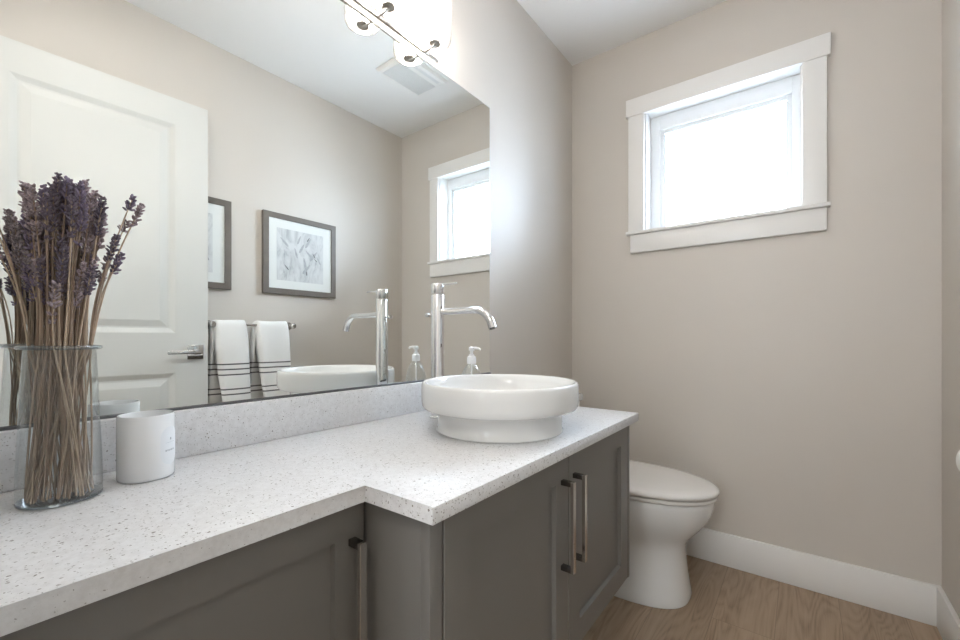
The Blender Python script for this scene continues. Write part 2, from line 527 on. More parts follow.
# vinyl frame and glass
def ring_frame(bm, x0, x1, z0, z1, w, y0, y1, bev=0.002):
    box(bm, x0, x0 + w, y0, y1, z0, z1, bev); box(bm, x1 - w, x1, y0, y1, z0, z1, bev)
    box(bm, x0 + w, x1 - w, y0, y1, z0, z0 + w, bev); box(bm, x0 + w, x1 - w, y0, y1, z1 - w, z1, bev)
    return bm
bm = BM()
box(bm, HX0, 0.432, L + 0.078, L + 0.125, 1.492, HZ1, 0.002); box(bm, 0.966, HX1, L + 0.078, L + 0.125, 1.492, HZ1, 0.002)
box(bm, 0.432, 0.966, L + 0.078, L + 0.125, 1.492, 1.540, 0.002); box(bm, 0.432, 0.966, L + 0.078, L + 0.125, 2.050, HZ1, 0.002)
obj('window_frame', bm, M['vinyl'], win)
bm = ring_frame(BM(), 0.430, 0.968, 1.538, 2.052, 0.0205, L + 0.090, L + 0.118)
obj('sash_frame', bm, M['vinyl'], win)
obj('glazing_gasket', ring_frame(BM(), 0.4495, 0.9485, 1.5575, 2.0255, 0.0045, L + 0.094, L + 0.102, 0), pbr('grey_gasket', (0.25, 0.30, 0.35), 0.6), win)
obj('window_pane', box(BM(), 0.449, 0.949, L + 0.100, L + 0.104, 1.557, 2.033), M['pane'], win)

# ---------------------------------------------------------------- mirror
bm = BM()
# flat face with a narrow bevelled border, silvered over its whole front
bv = 0.006
def mrect(ins, x):
    return [bm.verts.new(q) for q in ((x, Y0 + 0.004 + ins, MB + 0.0005 + ins), (x, MY - ins, MB + 0.0005 + ins), (x, MY - ins, MT - ins), (x, Y0 + 0.004 + ins, MT - ins))]
a = mrect(0, WX + 0.0005); b_ = mrect(0, -0.0022); c_ = mrect(bv, 0.0)
bm.faces.new(a); bm.faces.new(c_)
for p, q in ((a, b_), (b_, c_)):
    for i in range(4):
        bm.faces.new((p[i], p[(i + 1) % 4], q[(i + 1) % 4], q[i]))
mir = tag(obj('wall_mirror', bm, M['mirror'], loc=(WX, 0.67, MB), smooth=False), 'large frameless wall mirror above the speckled backsplash', 'mirror')
chn = obj('bottom_channel', box(BM(), WX + 0.0005, 0.0022, Y0 + 0.004, MY, MB + 0.0003, MB + 0.0048), M['channel'], None, loc=(WX, 0.67, MB), smooth=False)
chn.parent = mir; chn.location = (0, 0, 0)
chn['label'] = 'dark metal strip along the lower edge'

# ---------------------------------------------------------------- counter and backsplash
XS, XL, YS, YE = 0.5861, 0.4346, 0.4303, 1.3717
bm = BM()
poly = [(WX, Y0), (XL, Y0), (XL, YS), (XS, YS), (XS, YE), (WX, YE)]
lo = [bm.verts.new((x, y, CB - TH)) for x, y in poly]
hi = [bm.verts.new((x, y, CB)) for x, y in poly]
bm.faces.new(list(reversed(lo))); bm.faces.new(hi)
for i in range(6):
    bm.faces.new((lo[i], lo[(i + 1) % 6], hi[(i + 1) % 6], hi[i]))
bmesh.ops.bevel(bm, geom=list(bm.edges), offset=0.002, segments=2, affect='EDGES', profile=0.5)
tag(obj('countertop', bm, M['quartz'], loc=(WX, 0.67, CB - TH)), 'long stepped countertop of speckled white quartz along the mirror wall', 'countertop')
tag(obj('backsplash', box(BM(), WX, 0.02, Y0, YE, CB + 0.0003, MB, 0.0015), M['quartz'], loc=(WX, 0.67, CB)), 'low speckled quartz backsplash strip between countertop and mirror', 'backsplash')

# ---------------------------------------------------------------- cabinets
ZT = CB - TH - 0.0005
ZB = 0.247
def shaker(parent, y0, y1, xb, xf, z0, z1, stile=0.062):
    bm = BM()
    mp = lambda u, v, d: (d, u, v)
    recess(bm, y0, y1, z0, z1, xb, xf, [(stile, xf), (stile + 0.0015, xf - 0.0105)], mp)
    return obj('door', bm, M['cabinet'], parent, smooth=False)
def bar_handle(parent, y, x, z0, z1):
    bm = BM()
    box(bm, x + 0.024, x + 0.032, y - 0.0065, y + 0.0065, z0, z1, 0.0004, 1)
    h = obj('handle', bm, M['nickel'], parent)
    for z in (z0, z1 - 0.011):
        p = obj('handle_bracket', box(BM(), x, x + 0.0245, y - 0.0065, y + 0.0065, z, z + 0.011, 0.0007), M['dark_nickel'], parent)
        p['label'] = 'dark square handle bracket'
    return h

cab = thing('vanity_cabinet', 'deep grey two-door vanity cabinet under the white vessel sink', 'cabinet', (0.28, 0.91, ZB))
bm = BM()
box(bm, WX + 0.001, 0.539, 0.463, 1.3465, ZB, ZT)
obj('body', bm, M['carcass'], cab)
bm = BM(); box(bm, WX + 0.001, 0.5388, 0.4525, 0.463, ZB, ZT, 0.0005)
obj('side_panel', bm, M['cabinet'], cab)
bm = BM(); box(bm, WX + 0.001, 0.561, 1.3465, 1.3595, ZB, ZT, 0.0008)
obj('side_panel', bm, M['cabinet'], cab)
bm = BM(); box(bm, 0.539, 0.559, 0.452, 0.4805, ZB, ZT, 0.0008)
obj('filler_strip', bm, M['cabinet'], cab)
d1 = shaker(cab, 0.4835, 0.9180, 0.540, 0.560, ZB + 0.001, ZT - 0.004)
d2 = shaker(cab, 0.9215, 1.3450, 0.540, 0.560, ZB + 0.001, ZT - 0.004)
bar_handle(d1, 0.885, 0.560, 0.476, 0.682)
bar_handle(d2, 0.948, 0.560, 0.476, 0.682)

cab2 = thing('vanity_cabinet', 'shallower grey vanity cabinet left of the counter step, below the lavender vase', 'cabinet', (0.2, 0.2, ZB))
bm = BM(); box(bm, WX + 0.001, 0.392, Y0 + 0.001, 0.4505, ZB, ZT)
obj('body', bm, M['carcass'], cab2)
d3 = shaker(cab2, Y0 + 0.004, 0.4445, 0.393, 0.413, ZB + 0.001, ZT - 0.004, 0.055)
bar_handle(d3, 0.4200, 0.413, 0.470, 0.6815)

# ---------------------------------------------------------------- sink
SX, SY = 0.363, 0.916
sink = thing('vessel_sink', 'round white porcelain vessel sink standing on the countertop', 'sink', (SX, SY, CB))
prof = [(0.0, 0.0005), (0.1645, 0.0005), (0.166, 0.002), (0.166, 0.005), (0.1635, 0.007), (0.1630, 0.050), (0.1645, 0.0545), (0.168, 0.0565), (0.191, 0.0572), (0.1985, 0.0600),
        (0.2030, 0.0665), (0.2047, 0.078), (0.2050, 0.10), (0.2046, 0.118), (0.2025, 0.1237), (0.199, 0.1260), (0.1955, 0.1252), (0.192, 0.1215), (0.187, 0.108), (0.178, 0.085), (0.16, 0.066), (0.13, 0.055), (0.08, 0.047), (0.026, 0.0445), (0.022, 0.040), (0.0, 0.040)]
obj('basin', lathe(BM(), prof, SX, SY, CB, 96), M['porcelain'], sink, angle=60)
bm = lathe(BM(), [(0.0, 0.0455), (0.016, 0.0452), (0.0215, 0.0435), (0.0215, 0.0402), (0.0, 0.0402)], SX, SY, CB, 32)
obj('drain', bm, M['chrome'], sink)

# ---------------------------------------------------------------- faucet
FX, FY = 0.129, 0.928
fa = thing('vessel_faucet', 'tall chrome single-lever faucet standing behind the vessel sink', 'faucet', (FX, FY, CB))
obj('base_ring', lathe(BM(), [(0, 0.0002), (0.0255, 0.0002), (0.0255, 0.005), (0.0235, 0.0065), (0.0, 0.0065)], FX, FY, CB, 40), M['chrome'], fa)
obj('body', lathe(BM(), [(0, 0.0065), (0.0198, 0.0065), (0.0198, 0.366), (0.0190, 0.3675), (0, 0.3675)], FX, FY, CB, 48), M['chrome'], fa)
hd = obj('lever_handle', lathe(BM(), [(0, 0.370), (0.0192, 0.370), (0.0198, 0.3712), (0.0198, 0.3995), (0.0185, 0.4015), (0, 0.4020)], FX, FY, CB, 48), M['chrome'], fa)
bm = tube(BM(), [(FX + 0.012, FY, 1.1655), (FX + 0.045, FY, 1.1675), (FX + 0.079, FY, 1.1675)], [0.0032, 0.003, 0.0028], 12)
obj('lever', bm, M['chrome'], hd)
pts = [(FX + 0.015, FY, 1.0865)]
pts += [(x, FY, 1.0865) for x in (0.17, 0.21, 0.25, 0.272)]
cx, cz, rr = 0.272, 1.0865 - 0.056, 0.056
for k in range(1, 9):
    a = R(75) * k / 8
    pts.append((cx + rr * 1.05 * math.sin(a), FY, cz + rr * math.cos(a)))
ex, ey, ez = pts[-1]
pts.append((ex + 0.004, FY, ez - 0.010))
rad = [0.0098] * 5 + [0.0098 + 0.0016 * k / 8 for k in range(1, 9)] + [0.0116]
sp = obj('spout', tube(BM(), pts, rad, 28), M['chrome'], fa, angle=50)
d_ = (Vector(pts[-1]) - Vector(pts[-2])).normalized()
p_ = Vector(pts[-1])
obj('aerator', tube(BM(), [p_, p_ + d_ * 0.0015], 0.0085, 20), M['dark_nickel'], sp)
obj('lift_rod', tube(BM(), [(FX - 0.015, FY, 1.078), (FX - 0.034, FY, 1.078), (FX - 0.0345, FY, 1.078), (FX - 0.047, FY, 1.078)], [0.0035, 0.0035, 0.0062, 0.0062], 20), M['chrome'], fa)

# ---------------------------------------------------------------- soap dispenser
PX, PY = 0.131, 1.088
so = thing('soap_dispenser', 'clear soap bottle with a white pump, behind the sink', 'soap dispenser', (PX, PY, CB))
obj('bottle', lathe(BM(), [(0, 0.0005), (0.033, 0.0005), (0.036, 0.004), (0.0375, 0.02), (0.038, 0.07), (0.0365, 0.095), (0.033, 0.115), (0.027, 0.133), (0.019, 0.146), (0.0135, 0.151), (0.0125, 0.158), (0.0, 0.158)], PX, PY, CB, 40), M['bottle'], so, angle=70)
pc = obj('pump_collar', lathe(BM(), [(0, 0.153), (0.0148, 0.153), (0.0152, 0.158), (0.0148, 0.172), (0.0135, 0.176), (0.0095, 0.179), (0.0088, 0.184), (0, 0.184)], PX, PY, CB, 36), M['pump'], so)
bm = BM()
tube(bm, [(PX, PY, CB + 0.183), (PX, PY, CB + 0.198)], 0.0055, 20)
tube(bm, [(PX, PY, CB + 0.196), (PX, PY, CB + 0.2)], [0.009, 0.0095], 24)
tube(bm, [(PX, PY, CB + 0.2), (PX, PY, CB + 0.207), (PX, PY, CB + 0.2095)], [0.0095, 0.0085, 0.004], 24)
tube(bm, [(PX, PY, CB + 0.204), (PX + 0.018, PY, CB + 0.205), (PX + 0.032, PY, CB + 0.203), (PX + 0.037, PY, CB + 0.199)], [0.005, 0.0045, 0.0036, 0.003], 14)
obj('pump_head', bm, M['pump'], so)
obj('dip_tube', tube(BM(), [(PX, PY, CB + 0.155), (PX - 0.001, PY, CB + 0.08), (PX - 0.004, PY, CB + 0.008)], 0.0028, 10), M['pump'], so)

# ---------------------------------------------------------------- candle
KX, KY = 0.103, 0.226
ca = thing('candle_jar', 'short frosted glass candle jar with an oval white label, beside the lavender vase', 'candle', (KX, KY, CB))
KR = 0.0398
obj('jar', lathe(BM(), [(0, 0.0005), (KR - 0.003, 0.0005), (KR - 0.0008, 0.002), (KR, 0.005), (KR, 0.1065), (KR - 0.001, 0.109), (KR - 0.0025, 0.109), (KR - 0.0032, 0.1065), (KR - 0.0032, 0.006), (0, 0.006)], KX, KY, CB, 64), M['candle_glass'], ca, angle=50)
obj('wax', lathe(BM(), [(0, 0.0065), (KR - 0.0036, 0.0065), (KR - 0.0036, 0.050), (KR - 0.006, 0.0515), (0, 0.050)], KX, KY, CB, 64), M['wax'], ca)
obj('wick', tube(BM(), [(KX, KY, CB + 0.049), (KX + 0.001, KY, CB + 0.056), (KX, KY + 0.001, CB + 0.06)], 0.0009, 8), M['wick'], ca)
# label wrapped on the jar: (angle, z) -> point
LA = math.atan2(-KY, 1.0 - KX) + R(54)
def on_jar(s, z, off=0.0004):
    a = LA + s / KR
    return (KX + (KR + off) * math.cos(a), KY + (KR + off) * math.sin(a), CB + z)
bm = BM()
hw, z0_, z1_ = 0.0185, 0.022, 0.088
rows = []
n = 24
for i in range(n + 1):
    t = i / n
    z = z0_ + (z1_ - z0_) * t
    e = min(z - z0_, z1_ - z)
    w = hw * math.sqrt(max(0.0, 1 - (1 - min(1, e / hw)) ** 2))
    w = max(w, 0.0008)
    rows.append([bm.verts.new(on_jar(-w + 2 * w * k / 10, z)) for k in range(11)])
for a, b in zip(rows, rows[1:]):
    for k in range(10):
        bm.faces.new((a[k], a[k + 1], b[k + 1], b[k]))
lb = obj('label', bm, M['label'], ca)
lb['label'] = 'white oval paper label'
bm = BM()
def dash(s0, s1, za, zb):
    q = 4
    for k in range(q):
        a0 = s0 + (s1 - s0) * k / q; a1 = s0 + (s1 - s0) * (k + 1) / q
        f = [bm.verts.new(on_jar(s, z, 0.0007)) for s, z in ((a0, za), (a1, za), (a1, zb), (a0, zb))]
        bm.faces.new(f)
dash(-0.010, 0.010, 0.0600, 0.0603)
dash(-0.0012, 0.0012, 0.0640, 0.0685)
dash(-0.0022, 0.0022, 0.0655, 0.0662)
x_ = -0.0105
for k, w_ in enumerate((0.0022, 0.0012, 0.0020, 0.0016, 0.0022, 0.0012, 0.0020)):
    dash(x_, x_ + w_, 0.0455 + 0.0002 * (k % 2), 0.0483)
    x_ += w_ + 0.0011
obj('label_print', bm, M['ink'], lb)

# ---------------------------------------------------------------- vase
VX, VY = 0.123, 0.1178
va = thing('glass_vase', 'tapered clear glass vase holding dried lavender on the countertop', 'vase', (VX, VY, CB))
vp = [(0.0385, 0.226), (0.0395, 0.215), (0.0405, 0.195), (0.0420, 0.16), (0.0445, 0.10), (0.0465, 0.05), (0.0472, 0.025), (0.0470, 0.010), (0.0455, 0.004)]
bm = lathe(BM(), vp, VX, VY, CB, 72)
obj('body', bm, M['glass'], va, angle=80)
bm = BM()
rp_ = [(0.0385 + 0.0052 + 0.0034 * math.cos(t), 0.2255 + 0.0032 * math.sin(t)) for t in [2 * PI * k / 12 for k in range(12)]]
lathe(bm, rp_, VX, VY, CB, 72, close=True)
lathe(bm, [(0.0385, 0.2235), (0.0425, 0.2245)], VX, VY, CB, 72)
obj('rim', bm, M['glass_rim'], va, angle=80)
bm = lathe(BM(), [(0, 0.0005), (0.043, 0.0005), (0.0468, 0.0020), (0.0472, 0.0045), (0.0455, 0.0052), (0.0, 0.0040)], VX, VY, CB, 72)
obj('base', bm, M['glass_rim'], va, angle=80)

# ---------------------------------------------------------------- lavender
random.seed(11)
BUD = [(1, 0, 0), (0, 1, 0), (-1, 0, 0), (0, -1, 0)]
def bud(bm, p, d, ln, wd):
    d = d.normalized()
    u = d.cross(Vector((0.3, 0.2, 1))).normalized()
    w = d.cross(u)
    a = bm.verts.new(p)
    r1 = [bm.verts.new(p + d * ln * 0.40 + wd * (math.cos(q) * u + math.sin(q) * w)) for q in (0, 1.257, 2.513, 3.77, 5.027)]
    r2 = [bm.verts.new(p + d * ln * 0.85 + wd * 0.75 * (math.cos(q) * u + math.sin(q) * w)) for q in (0, 1.257, 2.513, 3.77, 5.027)]
    t = bm.verts.new(p + d * ln)
    for k in range(5):
        j = (k + 1) % 5
        bm.faces.new((a, r1[j], r1[k])); bm.faces.new((r1[k], r1[j], r2[j], r2[k])); bm.faces.new((r2[k], r2[j], t))

def sprig(ang, lean, ztop, head, idx, bend=0.0, r_in=None, mat=None):
    """stem from the vase floor through the neck, then fanning outwards; the head is at its top"""
    ca_, sa_ = math.cos(ang), math.sin(ang)
    ab = ang + random.choice([PI, 0.0]) + random.uniform(-1.1, 1.1)
    rb = 0.039 * math.sqrt(random.uniform(0.02, 1)) if r_in is None else r_in
    pb = Vector((VX + rb * math.cos(ab), VY + rb * math.sin(ab), CB + 0.0065 + random.uniform(0, 0.004)))
    rn = min(0.0335, 0.006 + lean * 0.47 + random.uniform(-0.006, 0.006))
    pn = Vector((VX + rn * ca_, VY + rn * sa_, CB + 0.222))
    pt = Vector((VX + lean * ca_, VY + 0.006 + lean * sa_, ztop))
    P0, P1, P2 = pb, pn, pt
    pts = []
    for k in range(5):
        t = k / 4
        pts.append(P0.lerp(P1, t) + Vector((math.sin(t * PI) * 0.0025 * math.cos(ab + 1), math.sin(t * PI) * 0.0025 * math.sin(ab + 1), 0)))
    side = Vector((-sa_, ca_, 0))
    for k in range(1, 9):
        t = k / 8
        q = P1.lerp(P2, t)
        out = lean * 0.0
        q += Vector((ca_, sa_, 0)) * (-(0.10 * lean) * math.sin(t * PI)) + side * bend * math.sin(t * PI * 0.9) * 0.5
        pts.append(q)
    root = thing('lavender_sprig', 'dried lavender sprig standing in the bunch in the glass vase', 'dried flower', tuple(pb), 'dried lavender sprigs in the glass vase')
    tube_r = [random.uniform(0.0010, 0.0014)] * len(pts)
    tube_r[-1] *= 0.6
    obj('stem', tube(BM(), pts, tube_r, 5), M['stem'] if random.random() < .6 else M['stem_light'], root)
    bm = BM()
    dirv = (pts[-1] - pts[-4]).normalized()
    u = dirv.cross(Vector((0.2, 1, 0.1))).normalized(); w = dirv.cross(u)
    tp = pts[-1] + dirv * 0.004
    n = max(3, int(head / 0.0047))
    for k in range(n):
        s = k / max(1, n - 1)
        if s > .6 and random.random() < .28: continue
        c = tp - dirv * (head * s)
        env = (0.55 + 0.9 * math.sin(min(1, s * 1.25 + .12) * PI * 0.62)) * (0.75 if s > .85 else 1)
        nb = 5 + (k % 2)
        for j in range(nb):
            q = 2 * PI * (j + 0.5 * (k % 2)) / nb + random.uniform(-.3, .3)
            rad = math.cos(q) * u + math.sin(q) * w
            bud(bm, c + rad * 0.0006 + dirv * random.uniform(-.0022, .0022), (rad * 1.0 + dirv * random.uniform(.5, 1.5)), 0.0062 * env * random.uniform(.7, 1.3), 0.0017 * random.uniform(.85, 1.2))
    bud(bm, tp - dirv * 0.002, dirv, 0.005, 0.0014)
    obj('flower_head', bm, mat or random.choice([M['lav1'], M['lav2'], M['lav2'], M['lav3']]), root, smooth=False)
    return root

GA = 2.39996
i = 0
NS = 98
for k in range(NS):
    f = (k + 0.5) / NS
    lean = 0.046 * math.sqrt(f) + random.uniform(-0.004, 0.004)
    ang = k * GA
    dome = 1.248 - 11.0 * lean ** 2
    zt = dome - random.choice([0, 0.004, 0.010, 0.018, 0.03, 0.03, 0.05, 0.07, 0.095, 0.12, 0.145]) + random.uniform(-0.01, 0.006)
    if VX + lean * math.cos(ang) < 0.045: lean *= 0.75
    sprig(ang, max(0.004, lean), zt, random.uniform(0.036, 0.066), k, random.uniform(-0.008, 0.008))
# strays: the camera looks along (-0.99, 0.13) at the bunch, so -y is the left side of the photo and +y the right
side_r = math.atan2(1.0, 0.13)
for da, lean, zt, hd_ in ((0.05, 0.088, 1.225, 0.040), (-0.12, 0.076, 1.232, 0.034), (0.15, 0.070, 1.195, 0.030), (0.0, 0.062, 1.140, 0.045), (-.3, .058, 1.165, .04),
                          (PI - 0.1, 0.085, 1.222, 0.028), (PI + 0.15, 0.080, 1.190, 0.034), (PI - 0.2, 0.078, 1.150, 0.036), (PI - .35, .066, 1.12, .03)):
    sprig(side_r + da, lean, zt, hd_, 0)

# ---------------------------------------------------------------- toilet
TY = 1.782
to = thing('toilet', 'white two-piece toilet with closed lid between vanity and far wall', 'toilet', (0.40, TY, 0.0))
def outline(xb, xf, w, z, n=56, pw=2.3, pb=None):
    xc = xb + (xf - xb) * 0.42
    pts = []
    for k in range(n):
        a = 2 * PI * k / n
        c, s = math.cos(a), math.sin(a)
        e = pw if c > 0 else (pb or pw)
        ax = (xf - xc) if c > 0 else (xc - xb)
        x = xc + ax * math.copysign(abs(c) ** (2 / e), c)
        y = w * math.copysign(abs(s) ** (2 / e), s)
        pts.append((x, TY + y, z))
    return pts
secs = [(0.17, 0.656, 0.160, 0.0005, 2.7), (0.17, 0.657, 0.161, 0.006, 2.7), (0.172, 0.653, 0.157, 0.03, 2.7), (0.176, 0.645, 0.146, 0.09, 2.6), (0.18, 0.640, 0.138, 0.15, 2.5), (0.18, 0.640, 0.136, 0.195, 2.4),
        (0.18, 0.646, 0.140, 0.22, 2.3), (0.179, 0.664, 0.151, 0.245, 2.25), (0.178, 0.690, 0.166, 0.275, 2.2), (0.176, 0.715, 0.178, 0.31, 2.15), (0.175, 0.731, 0.185, 0.345, 2.15), (0.175, 0.739, 0.188, 0.378, 2.15), (0.175, 0.739, 0.187, 0.395, 2.15), (0.178, 0.735, 0.184, 0.3995, 2.15)]
obj('bowl', loft(BM(), [outline(a, b, w, z, pw=e, pb=3.2) for a, b, w, z, e in secs]), M['porcelain'], to, angle=60)
seat = [(0.225, 0.746, 0.188, 0.4015), (0.222, 0.750, 0.191, 0.404), (0.222, 0.750, 0.191, 0.414), (0.225, 0.746, 0.188, 0.4165)]
obj('seat', loft(BM(), [outline(a, b, w, z, pw=2.1, pb=2.8) for a, b, w, z in seat]), M['seat'], to, angle=60)
lid = [(0.222, 0.749, 0.190, 0.4195), (0.219, 0.754, 0.195, 0.422), (0.219, 0.755, 0.196, 0.430), (0.222, 0.751, 0.193, 0.4375), (0.232, 0.738, 0.184, 0.4425), (0.26, 0.70, 0.156, 0.4465), (0.32, 0.60, 0.095, 0.4485)]
ld = obj('lid', loft(BM(), [outline(a, b, w, z, pw=2.1, pb=2.8) for a, b, w, z in lid]), M['seat'], to, angle=60)
bm = BM()
for s in (-1, 1):
    box(bm, 0.195, 0.235, TY + s * 0.075 - 0.02, TY + s * 0.075 + 0.02, 0.399, 0.426, 0.006, 3)
obj('hinge', bm, M['seat'], to)
bm = BM(); box(bm, 0.012, 0.215, TY - 0.10, TY + 0.10, 0.25, 0.386, 0.02, 3)
obj('rear_deck', bm, M['porcelain'], to)
bm = loft(BM(), [[(x, y, z) for x, y in q] for z, q in [(z, [(0.012, TY - w), (xf - .02, TY - w), (xf, TY - w + .02), (xf, TY + w - .02), (xf - .02, TY + w), (0.012, TY + w)]) for z, xf, w in ((0.387, 0.125, 0.145), (0.40, 0.135, 0.150), (0.700, 0.142, 0.153))]])
tk = obj('tank', bm, M['porcelain'], to, angle=20)
bm = BM(); box(bm, 0.011, 0.152, TY - 0.160, TY + 0.160, 0.7005, 0.738, 0.012, 3)
obj('tank_lid', bm, M['porcelain'], to)
obj('flush_lever', tube(BM(), [(0.139, TY - 0.125, 0.655), (0.156, TY - 0.125, 0.655), (0.162, TY - 0.11, 0.654), (0.164, TY - 0.065, 0.650)], [0.008, 0.008, 0.006, 0.005], 14), M['chrome'], tk)

# ---------------------------------------------------------------- vanity light over the mirror
LZ = 1.951
vl = thing('vanity_light', 'nickel vanity light bar with clear glass cylinder shades above the mirror', 'light', (0.0, 0.72, LZ))
bm = BM(); box(bm, WX + 0.0005, 0.012, 0.60, 0.84, LZ + 0.02, LZ + 0.13, 0.002)
obj('backplate', bm, M['nickel'], vl)
bm = BM(); box(bm, 0.008, 0.018, 0.405, 1.050, LZ - 0.0065, LZ + 0.0035, 0.001)
for y in (0.63, 0.81):
    box(bm, 0.009, 0.019, y - 0.006, y + 0.006, LZ + 0.004, LZ + 0.022)
obj('bar', bm, M['nickel'], vl)
for y in (0.41, 0.605, 0.797, 0.988):
    sx = 0.059
    bm = BM()
    tube(bm, [(0.016, y, LZ - 0.002), (0.034, y, LZ - 0.002), (0.046, y, LZ - 0.001), (sx, y, LZ + 0.003)], 0.0042, 14)
    lathe(bm, [(0, 0.004), (0.0185, 0.004), (0.019, 0.006), (0.019, 0.014), (0, 0.014)], sx, y, LZ, 32)
    ar = obj('arm', bm, M['nickel'], vl)
    sh = obj('glass_shade', lathe(BM(), [(0.0192, 0.006), (0.043, 0.0062), (0.0495, 0.009), (0.0530, 0.016), (0.0540, 0.026), (0.0540, 0.150)], sx, y, LZ, 56), M['shade'], vl, angle=70)
    obj('lamp', lathe(BM(), [(0.0, 0.0145), (0.024, 0.016), (0.0295, 0.026), (0.031, 0.034), (0.031, 0.118), (0.028, 0.130), (0.018, 0.138), (0, 0.140)], sx, y, LZ, 40), M['lamp'], sh, angle=70)

# ---------------------------------------------------------------- door standing open against the right wall
dr = thing('door_1', loc=(1.342, 0.01, 0.008), kind='structure')
dr['label'] = 'white two-panel door standing open, seen in the mirror'
ph = 0.045
du = Vector((-math.sin(ph), math.cos(ph), 0)); dn = Vector((-math.cos(ph), -math.sin(ph), 0))
DO = Vector((1.342, 0.01, 0))
def dp(u, v, d):      # u along the door from its hinge, v height, d out of its room-side face
    return tuple(DO + du * u + dn * d + Vector((0, 0, v)))
DWD, DTH, DTOP = 0.814, 0.034, 2.119
bm = BM()
pans = [(0.165, 0.682, 1.030, 2.000), (0.165, 0.682, 0.22, 0.846)]
def quad(a, b, c, d): bm.faces.new([bm.verts.new(dp(*q)) for q in (a, b, c, d)])
z0, z1 = 0.008, DTOP
quad((0, z0, -DTH), (DWD, z0, -DTH), (DWD, z1, -DTH), (0, z1, -DTH))
quad((0, z0, 0), (0, z1, 0), (0, z1, -DTH), (0, z0, -DTH))
quad((DWD, z0, 0), (DWD, z1, 0), (DWD, z1, -DTH), (DWD, z0, -DTH))
quad((0, z1, 0), (DWD, z1, 0), (DWD, z1, -DTH), (0, z1, -DTH))
quad((0, z0, 0), (DWD, z0, 0), (DWD, z0, -DTH), (0, z0, -DTH))
pu0, pu1 = pans[0][0], pans[0][1]
quad((0, z0, 0), (pu0, z0, 0), (pu0, z1, 0), (0, z1, 0))
quad((pu1, z0, 0), (DWD, z0, 0), (DWD, z1, 0), (pu1, z1, 0))
quad((pu0, z0, 0), (pu1, z0, 0), (pu1, 0.22, 0), (pu0, 0.22, 0))
quad((pu0, 0.846, 0), (pu1, 0.846, 0), (pu1, 1.030, 0), (pu0, 1.030, 0))
quad((pu0, 2.0, 0), (pu1, 2.0, 0), (pu1, z1, 0), (pu0, z1, 0))
bmesh.ops.remove_doubles(bm, verts=bm.verts, dist=1e-5)
for a0, a1, b0, b1 in pans:
    prev = None
    for ins, d in ((0, 0), (0.004, -0.001), (0.022, -0.008), (0.030, -0.008), (0.058, -0.0015)):
        r = [bm.verts.new(dp(*q)) for q in ((a0 + ins, b0 + ins, d), (a1 - ins, b0 + ins, d), (a1 - ins, b1 - ins, d), (a0 + ins, b1 - ins, d))]
        if prev:
            for k in range(4):
                bm.faces.new((prev[k], prev[(k + 1) % 4], r[(k + 1) % 4], r[k]))
        prev = r
    bm.faces.new(prev)
leaf = obj('door_leaf', bm, M['door'], dr, smooth=False)
# lever handle with a square rose
bm = BM()
def dbox(bm, u0, u1, v0, v1, d0, d1, bev=0.001):
    tmp = BM(); box(tmp, u0, u1, v0, v1, d0, d1, bev)
    me = bpy.data.meshes.new('tmp')
    for v in tmp.verts: v.co = Vector(dp(v.co.x, v.co.y, v.co.z))
    tmp.to_mesh(me); tmp.free(); bm.from_mesh(me); bpy.data.meshes.remove(me)
dbox(bm, 0.727, 0.793, 0.906, 0.974, 0.0005, 0.009, 0.0015)
hnd = obj('handle', bm, M['chrome'], leaf)
bm = BM(); dbox(bm, 0.749, 0.771, 0.929, 0.951, 0.009, 0.045, 0.001); dbox(bm, 0.640, 0.774, 0.932, 0.948, 0.042, 0.054, 0.0025)
obj('lever', bm, M['chrome'], leaf)
bm = BM(); dbox(bm, DWD, DWD + 0.0012, 0.90, 0.98, -0.029, -0.006, 0.0)
obj('latch_plate', bm, M['chrome'], leaf)
bm = BM()
for z in (0.25, 1.06, 1.88):
    tube(bm, [dp(-0.006, z - 0.045, 0.004), dp(-0.006, z + 0.045, 0.004)], 0.005, 10)
obj('hinge', bm, M['nickel'], leaf)

